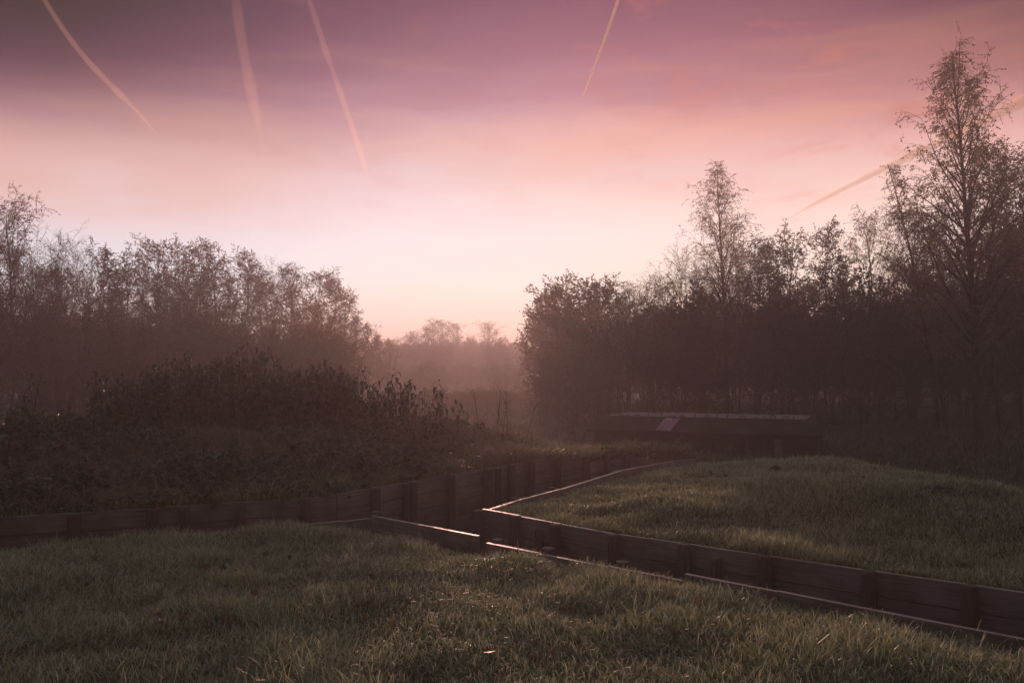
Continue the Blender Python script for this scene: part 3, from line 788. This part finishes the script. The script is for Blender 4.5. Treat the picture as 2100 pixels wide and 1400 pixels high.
special('leaning_willow', 'thin willow leaning left beside the tallest tree', 1925, 335, 40, seed=207, trunk_r=.11, cb=.25, rad=cone(1.5), nprim=40, asc=36,
        leafmat=M['leaf_willow'], leaf=0.091, lw=.18, nleaf=8, droop=.4, lean=(-2.2, 0), sec=5, tw=5, wob=.05)

# ------------------------------------------------------------------ shrubs and stalks on the bank
def stalk_mesh(seed, H, n_stem, spread, leaf, per=11, bare=.25, lean=.15):
    rng = random.Random(seed); Sm = MB(); Lf = MB(); tint = []
    for s in range(n_stem):
        a = rng.uniform(0, 2 * PI); r = spread * math.sqrt(rng.random()); h = H * rng.uniform(.6, 1) * (1 - .35 * (r / max(spread, .01)) ** 2)
        b = Vector((r * math.cos(a), r * math.sin(a), 0)); tip = Vector((b.x * (1 + lean) + rng.gauss(0, .08) * h, b.y * (1 + lean) + rng.gauss(0, .08) * h, h))
        pts = [b.lerp(tip, t) + Vector((0, 0, 0)) + Vector((rng.gauss(0, .01), rng.gauss(0, .01), 0)) for t in (0, .3, .6, .85, 1)]
        Sm.tube(pts, [.009, .008, .006, .004, .003], 4)
        n = int(per * rng.uniform(.7, 1.3))
        for i in range(n):
            t = bare + (1 - bare) * (i + 1) / n; k = t * 4; j = min(int(k), 3); p = pts[j].lerp(pts[j + 1], k - j)
            az = i * 2.4 + rng.uniform(-.4, .4); L = leaf * rng.uniform(.7, 1.2) * (1 - .35 * (t > .93)); w = L * rng.uniform(.15, .22)
            d = Vector((math.cos(az), math.sin(az), 0)); sd = Vector((-d.y, d.x, 0)); dr = rng.uniform(.7, 1.3)
            c = []
            for u in (0, .3, .65, 1.0):
                c.append(p + d * (L * (1.05 * u - .42 * u * u * dr)) + Vector((0, 0, L * (.35 * u - .95 * dr * u * u))))
            ws = (.15, 1, .8, .05); b0 = len(Lf.v)
            for q, ww in zip(c, ws): Lf.v += [tuple(q - sd * w * ww), tuple(q + Vector((0, 0, -.25 * w * ww))), tuple(q + sd * w * ww)]
            for m in range(3):
                o = b0 + m * 3; Lf.q += [(o, o + 1, o + 4, o + 3), (o + 1, o + 2, o + 5, o + 4)]
            tint += [min(1, max(0, rng.gauss(.35, .25)))] * 12
    return Sm, Lf, tint

def stalks(name, label, x, y, seed, H, n, spread, leaf, cat='shrub', group=None, mat=None, **kw):
    Sm, Lf, tint = stalk_mesh(seed, H, n, spread, leaf, **kw)
    e = empty(name, (x, y, gz(x, y) - .03)); tag(e, label, cat, group)
    link('stem', Sm.mesh(name + '_stem', [M['bark']]), e)
    link('leaves', Lf.mesh(name + '_leaves', [mat or M['leaf_green']], tint=tint), e)
    return e
SG = 'green drooping-leaved shrubs on the bank'
SH = [  # px, distance, top py, stems, spread, label
    (275, 15.2, 745, 26, .55, 'green shrub with drooping leaves at the left end of the bank crest'),
    (350, 15.8, 742, 34, .65, 'low rounded green shrub left of the tallest bank shrub'),
    (425, 16.3, 726, 42, .70, 'broad dark green shrub on the top of the bank'),
    (500, 16.8, 712, 40, .60, 'tallest green shrub on the bank with a pointed top'),
    (565, 16.6, 758, 30, .55, 'low green shrub in the dip right of the tallest bank shrub'),
    (628, 17.0, 748, 42, .50, 'dense dark green shrub left of the pointed one'),
    (678, 17.2, 744, 40, .42, 'dense pointed green shrub before the open stalks'),
    (742, 17.6, 752, 8, .30, 'open shrub of tall drooping stalks, first right of the dense shrubs'),
    (772, 17.6, 785, 8, .30, 'short open shrub between two taller drooping stalk shrubs'),
    (800, 17.8, 768, 9, .30, 'open shrub of drooping stalks in the middle of the stalk row'),
    (822, 17.9, 760, 5, .16, 'narrow tall shrub of drooping stalks above red undergrowth'),
    (852, 18.0, 778, 5, .20, 'narrow drooping shrub left of the last upright stalks'),
    (892, 18.2, 780, 4, .16, 'last upright drooping stalks near the right end of the bank'),
    (935, 18.6, 812, 3, .16, 'small lone stalk with drooping leaves at the right end of the bank')]
for i, (px, d, top, n, sp, lab) in enumerate(SH):
    x = (px - CX) / FPX * d; H = (HZ - top) / FPX * d + CAM_Z - gz(x, d)
    stalks('drooping_shrub', lab, x, d, 500 + i, max(H * 1.17, .3), int(n * 1.5), sp * 1.25, .19, group=SG, per=13 if n > 10 else 9, bare=.15)
for i, (px, d, top, lab) in enumerate([(8, 12.3, 752, 'brown stalk cut by the left edge of the picture'), (45, 12.6, 690, 'tallest brown stalk near the left edge, nodding leaves on top'),
                                       (85, 12.8, 712, 'brown stalk arching right with a spray of hanging leaves')]):
    x = (px - CX) / FPX * d; H = (HZ - top) / FPX * d + CAM_Z - gz(x, d)
    stalks('withered_stalk', lab, x, d, 600 + i, H, 2 if i else 1, .10, .15, 'plant', 'withered stalks at the left edge', M['cover'], per=9, bare=.62, lean=.6)
for i, (px, d, top, lab) in enumerate([(1150, 22, 868, 'small dark weed clump left of the bunker'), (1185, 22.5, 862, 'dark weed clump touching the left end of the bunker'),
                                       (1318, 17.6, 880, 'feathery brown weed leaning in front of the bunker wall')]):
    x = (px - CX) / FPX * d; H = max(.35, (HZ - top) / FPX * d + CAM_Z - gz(x, d))
    stalks('weed_clump', lab, x, d, 640 + i, H, 9, .28, .11, 'plant', None, M['dry'] if i == 2 else M['cover'], per=12, bare=.3)

def bare_sapling(px, d, top, lean, seed, label):
    rng = random.Random(seed); B = MB()
    x = (px - CX) / FPX * d; z = gz(x, d); H = (HZ - top) / FPX * d + CAM_Z - z
    pts = [Vector((lean * t * H + rng.gauss(0, .02), rng.gauss(0, .03), H * t)) for t in (0, .25, .5, .75, 1)]
    B.tube(pts, [.016, .014, .011, .008, .004], 5)
    Tm = B
    for i in range(5):
        k = rng.uniform(1, 3.8); j = int(k); p = pts[j].lerp(pts[j + 1], k - j); a = rng.uniform(0, 6.28); L = rng.uniform(.2, .5)
        q = p + Vector((math.cos(a) * L * .5, math.sin(a) * L * .5, L * .8)); Tm.tube([p, (p + q) / 2 + Vector((0, 0, .03)), q], [.006, .005, .002], 4)
    e = empty('bare_sapling', (x, d, z - .03)); tag(e, label, 'sapling', 'bare saplings right of the bank')
    link('stem', B.mesh('sapling_stem', [M['bark']]), e)
for a in [(992, 21, 800, -.16, 1, 'bare thick sapling leaning left at the right end of the bank'), (1012, 21, 790, .14, 2, 'tall bare sapling leaning right beside the thick one'),
          (1030, 21.5, 800, .06, 3, 'straight thin bare sapling in the middle of the bare group'), (1048, 22, 815, -.12, 4, 'short bare sapling crossing its neighbours'),
          (1070, 22, 830, .24, 5, 'low bare sapling bent far right near the bunker')]: bare_sapling(*a)

# bare soil patches on the right mound
def molehill(x, y, r, h, seed, label):
    nr = np.random.default_rng(seed); n = 26; B = MB(); V = []; Q = []
    for i in range(n):
        for j in range(n):
            a, b = i / (n - 1) * 2 - 1, j / (n - 1) * 2 - 1; rr = math.hypot(a, b)
            X, Y = x + a * r, y + b * r * .8
            V.append((X, Y, gz(X, Y) - .03 + h * max(0, 1 - rr * rr) * (.6 + .8 * nr.random())))
    for i in range(n - 1):
        for j in range(n - 1):
            k = i * n + j; Q.append((k, k + n, k + n + 1, k + 1))
    o = link('soil_heap', np_mesh('soil_heap', V, Q, [M['dirt']])); tag(o, label, 'soil heap', 'soil heaps on the right mound')
molehill(5.0, 10.4, .36, .10, 1, 'wide heap of bare reddish soil on the right part of the mound')
molehill(*at(1590, 972, -1.55), .16, .13, 2, 'small dark soil heap near the crest of the right mound')

# ------------------------------------------------------------------ contrails (thin real vapour trails, eight kilometres up)
def contrail_mat(name, dens, col):
    m, nt, N, L, out = new_mat(name)
    v = N.new('ShaderNodeVolumePrincipled'); v.inputs['Color'].default_value = (*col, 1); v.inputs['Density'].default_value = dens
    v.inputs['Anisotropy'].default_value = .5
    L.new(v.outputs[0], out.inputs['Volume']); return m
def contrail(pix, wpx, dens, col, label, seed):
    rng = random.Random(seed); th = math.atan((HZ - 700) / FPX); pts = []
    P = np.array(pix, float); n = 90
    tt = np.linspace(0, 1, len(P)); ts = np.linspace(0, 1, n)
    c = [np.polyval(np.polyfit(tt, P[:, k], 3), ts) for k in (0, 1)]
    for t in ts:
        i = len(pts); a, b = (c[0][i] - CX) / FPX, (700 - c[1][i]) / FPX
        d = Vector((a, math.cos(th) - b * math.sin(th), math.sin(th) + b * math.cos(th)))
        k = 8000 / d.z; pts.append(d * k)
    W = np.array(wpx, float); rad = []
    for i, t in enumerate(ts):
        w = np.interp(t, np.linspace(0, 1, len(W)), W); rad.append(max(.5, w * .5 / FPX * pts[i].length * (.5 + .8 * float(fbm(np.array([t * 11.0 + seed * 7]), np.array([seed * 3.1]), 1.0, seed, 4)[0]))))
    B = MB(); B.tube(pts, rad, 14)
    o = link('contrail', B.mesh('contrail', [contrail_mat('contrail_vapour', dens, col)], smooth=True))
    tag(o, label, 'contrail', 'contrails across the sky')
OR = (1, .68, .48)
contrail([(70, -40), (125, 62), (185, 125), (235, 180), (275, 228), (330, 285)], [9, 10, 11, 12, 14, 10, 2], .0004, OR, 'long faint orange contrail slanting down in the upper left corner', 1)
contrail([(478, -60), (492, 60), (505, 140), (525, 230), (545, 330)], [16, 20, 22, 26, 20, 2], .00009, OR, 'wide blurred contrail, middle of the three on the left', 2)
contrail([(615, -60), (655, 60), (690, 170), (720, 260), (745, 325), (758, 385)], [12, 14, 14, 16, 12, 2], .0002, OR, 'soft curved contrail, nearest to the centre of the left three', 3)
contrail([(1280, -40), (1258, 30), (1230, 108), (1210, 160), (1196, 198)], [7, 6, 5, 3.5, 1], .009, OR, 'short sharp bright contrail near the top centre', 4)
contrail([(1610, 455), (1680, 408), (1780, 365), (1900, 305), (2010, 250), (2130, 190), (2240, 130)], [2, 9, 13, 18, 24, 28, 30], .0014, OR, 'broad orange contrail rising behind the tall right tree', 5)

# ------------------------------------------------------------------ haze
def build_haze():
    m, nt, N, L, out = new_mat('haze_air')
    v = N.new('ShaderNodeVolumePrincipled'); v.inputs['Color'].default_value = (1, .86, .86, 1)
    v.inputs['Density'].default_value = .0038; v.inputs['Anisotropy'].default_value = .45
    L.new(v.outputs[0], out.inputs['Volume'])
    B = MB(); a = 690; z0, z1 = -2.6, 14.6
    B.hexa([(-a, -a, z0), (a, -a, z0), (a, a, z0), (-a, a, z0), (-a, -a, z1), (a, -a, z1), (a, a, z1), (-a, a, z1)])
    o = link('haze', B.mesh('haze', [m])); tag(o, 'thin pinkish morning mist filling the air between the trees', 'mist', kind='stuff')
build_haze()

# ------------------------------------------------------------------ sky, sun, camera
def build_world():
    w = bpy.data.worlds.new('World'); S.world = w; w.use_nodes = True
    nt = w.node_tree; N = nt.nodes; L = nt.links; N.clear()
    out = N.new('ShaderNodeOutputWorld')
    def math_(op, a=None, b=None, clamp=False):
        n = N.new('ShaderNodeMath'); n.operation = op; n.use_clamp = clamp
        for i, v in ((0, a), (1, b)):
            if v is None: continue
            if isinstance(v, (int, float)): n.inputs[i].default_value = v
            else: L.new(v, n.inputs[i])
        return n.outputs[0]
    def rng_(v, a, b, c, d, smooth=False):
        n = N.new('ShaderNodeMapRange'); n.clamp = True
        if smooth: n.interpolation_type = 'SMOOTHSTEP'
        L.new(v, n.inputs['Value'])
        for k, x in zip(('From Min', 'From Max', 'To Min', 'To Max'), (a, b, c, d)): n.inputs[k].default_value = x
        return n.outputs[0]
    tc = N.new('ShaderNodeTexCoord'); sp = N.new('ShaderNodeSeparateXYZ'); L.new(tc.outputs['Generated'], sp.inputs[0])
    x, y, z = sp.outputs
    # cloud plane coordinates: long soft streaks
    mp = N.new('ShaderNodeMapping'); mp.inputs['Scale'].default_value = (2.2, 2.2, 9); mp.inputs['Rotation'].default_value = (0, math.radians(7), 0)
    L.new(tc.outputs['Generated'], mp.inputs[0])
    n1 = N.new('ShaderNodeTexNoise'); n1.inputs['Scale'].default_value = 1.3; n1.inputs['Detail'].default_value = 3; n1.inputs['Roughness'].default_value = .5
    L.new(mp.outputs[0], n1.inputs['Vector'])
    mp2 = N.new('ShaderNodeMapping'); mp2.inputs['Scale'].default_value = (1.2, 1.2, 9); mp2.inputs['Rotation'].default_value = (0, math.radians(-6), 0); mp2.inputs['Location'].default_value = (3, 1, 2)
    L.new(tc.outputs['Generated'], mp2.inputs[0])
    n2 = N.new('ShaderNodeTexNoise'); n2.inputs['Scale'].default_value = 2.0; n2.inputs['Detail'].default_value = 5
    L.new(mp2.outputs[0], n2.inputs['Vector'])
    mp3 = N.new('ShaderNodeMapping'); mp3.inputs['Scale'].default_value = (3.2, 3.2, 10); mp3.inputs['Rotation'].default_value = (math.radians(8), math.radians(24), 0); mp3.inputs['Location'].default_value = (5, 2, 7)
    L.new(tc.outputs['Generated'], mp3.inputs[0])
    n3 = N.new('ShaderNodeTexNoise'); n3.inputs['Scale'].default_value = 2.6; n3.inputs['Detail'].default_value = 7; n3.inputs['Roughness'].default_value = .6; n3.inputs['Distortion'].default_value = .4
    L.new(mp3.outputs[0], n3.inputs['Vector'])
    zn = math_('ADD', z, math_('MULTIPLY', math_('SUBTRACT', n3.outputs['Fac'], .5), .045))
    ze = math_('ADD', zn, math_('MULTIPLY', math_('SUBTRACT', n1.outputs['Fac'], .5), .05))
    az = math_('ARCTAN2', x, y)
    # away from the bright centre the dusk comes lower
    off = math_('ADD', az, -.10); a2 = math_('MULTIPLY', off, off)
    left = math_('LESS_THAN', off, 0.0)
    low = math_('MULTIPLY', a2, math_('ADD', .10, math_('MULTIPLY', left, .12)))
    hi = rng_(z, .20, .37, 0, 1)
    ze2 = math_('ADD', ze, math_('MULTIPLY', math_('MINIMUM', low, .12), math_('MULTIPLY', hi, 2.2)))
    cr = N.new('ShaderNodeValToRGB'); cr.color_ramp.interpolation = 'LINEAR'
    def lin(c): return tuple(((v / 255 + .055) / 1.055) ** 2.4 if v > 10 else v / 3294 for v in c)
    st = [(0, (255, 224, 206)), (.05, (255, 238, 222)), (.10, (255, 246, 238)), (.145, (255, 240, 238)), (.195, (248, 218, 216)), (.245, (236, 190, 190)), (.295, (194, 140, 154)),
          (.345, (160, 106, 124)), (.40, (128, 78, 102)), (.47, (84, 52, 82)), (.58, (40, 26, 50)), (1, (36, 28, 48))]
    e = cr.color_ramp.elements
    while len(e) < len(st): e.new(.5)
    for k, (p, c) in zip(e, st): k.position = p; k.color = (*lin(c), 1)
    L.new(ze2, cr.inputs[0])
    # salmon cloud streaks lit from below
    stre = math_('MULTIPLY', rng_(n2.outputs['Fac'], .44, .74, 0, 1, True), math_('MULTIPLY', rng_(z, .10, .20, 0, 1), rng_(z, .26, .40, 1, .25)))
    mx = N.new('ShaderNodeMix'); mx.data_type = 'RGBA'; mx.inputs[7].default_value = (.95, .45, .29, 1)
    L.new(math_('MULTIPLY', stre, .42), mx.inputs[0]); L.new(cr.outputs[0], mx.inputs[6])
    wisp = math_('MULTIPLY', math_('MULTIPLY', rng_(n3.outputs['Fac'], .52, .72, 0, 1, True), rng_(z, .14, .26, 0, 1)), rng_(az, -.1, .35, .12, .42))
    wp = N.new('ShaderNodeMix'); wp.data_type = 'RGBA'; wp.inputs[7].default_value = (.72, .25, .19, 1)
    L.new(wisp, wp.inputs[0]); L.new(mx.outputs[2], wp.inputs[6]); mx = wp
    # peach band low on the left
    bump = math_('MULTIPLY', math_('MULTIPLY', rng_(z, .12, .20, 0, 1, True), rng_(z, .22, .31, 1, 0, True)), rng_(az, -.08, -.40, 0, 1, True))
    bump = math_('MULTIPLY', bump, rng_(n1.outputs['Fac'], .3, .6, .45, 1.0))
    pb_ = N.new('ShaderNodeMix'); pb_.data_type = 'RGBA'; pb_.inputs[7].default_value = (.92, .42, .29, 1)
    L.new(math_('MULTIPLY', bump, .62), pb_.inputs[0]); L.new(mx.outputs[2], pb_.inputs[6]); mx = pb_
    # cool pale glow added to the unseen sky overhead, brightening the ground
    up = N.new('ShaderNodeMix'); up.data_type = 'RGBA'; up.inputs[7].default_value = (.58, .64, .70, 1)
    L.new(rng_(z, .60, .85, 0, 1, True), up.inputs[0]); L.new(mx.outputs[2], up.inputs[6]); mx = up
    # brightness falls away from the dawn side
    edge = math_('SUBTRACT', 1.0, math_('MULTIPLY', rng_(a2, 0, .34, 0, 1), math_('MULTIPLY', rng_(z, .21, .36, 0, .91), rng_(z, .45, .62, 1, 0))))
    back = rng_(math_('ABSOLUTE', az), .6, 2.2, 1, .36, True)
    br = math_('MULTIPLY', math_('MULTIPLY', edge, back), rng_(z, .04, .22, 1.14, 1))
    tn = N.new('ShaderNodeMix'); tn.data_type = 'RGBA'; tn.inputs[6].default_value = (.86, .96, 1.10, 1); tn.inputs[7].default_value = (1.08, .98, .91, 1)
    L.new(rng_(az, -.35, .35, 0, 1), tn.inputs[0])
    tm = N.new('ShaderNodeVectorMath'); tm.operation = 'MULTIPLY'; L.new(tn.outputs[2], tm.inputs[0]); L.new(mx.outputs[2], tm.inputs[1])
    vm = N.new('ShaderNodeVectorMath'); vm.operation = 'SCALE'; L.new(tm.outputs[0], vm.inputs[0]); L.new(br, vm.inputs['Scale'])
    bg = N.new('ShaderNodeBackground'); L.new(vm.outputs[0], bg.inputs['Color']); bg.inputs['Strength'].default_value = 1.0
    sk = N.new('ShaderNodeTexSky'); sk.sky_type = 'NISHITA'; sk.sun_disc = False; sk.sun_elevation = SUN_EL; sk.sun_rotation = SUN_AZ
    b2 = N.new('ShaderNodeBackground'); L.new(sk.outputs[0], b2.inputs['Color']); b2.inputs['Strength'].default_value = .002
    ad = N.new('ShaderNodeAddShader'); L.new(bg.outputs[0], ad.inputs[0]); L.new(b2.outputs[0], ad.inputs[1]); L.new(ad.outputs[0], out.inputs['Surface'])
    w.cycles.sampling_method = 'MANUAL'; w.cycles.sample_map_resolution = 512
build_world()

s = Vector((math.sin(SUN_AZ) * math.cos(SUN_EL), math.cos(SUN_AZ) * math.cos(SUN_EL), math.sin(SUN_EL)))
ld = bpy.data.lights.new('sun', 'SUN'); ld.energy = 3.1; ld.angle = math.radians(.5); ld.color = (1, .54, .42)
lo = bpy.data.objects.new('sun', ld); COL.objects.link(lo); lo.rotation_euler = s.to_track_quat('Z', 'Y').to_euler(); lo.location = (60, 300, 30)

cd = bpy.data.cameras.new('camera'); cam = bpy.data.objects.new('camera', cd); COL.objects.link(cam)
cd.sensor_width = 36; cd.lens = 36 * FPX / 2100; cd.clip_start = .05; cd.clip_end = 120000
cam.location = (0, 0, CAM_Z); cam.rotation_euler = (PI / 2 + math.atan((HZ - 700) / FPX), 0, 0)
S.camera = cam
S.view_settings.view_transform = 'Standard'; S.view_settings.look = 'None'; S.view_settings.exposure = 0; S.view_settings.gamma = 1
S.cycles.use_denoising = True
S.cycles.max_bounces = 6; S.cycles.diffuse_bounces = 2; S.cycles.glossy_bounces = 2; S.cycles.transmission_bounces = 4; S.cycles.volume_bounces = 0
S.cycles.sample_clamp_indirect = 4
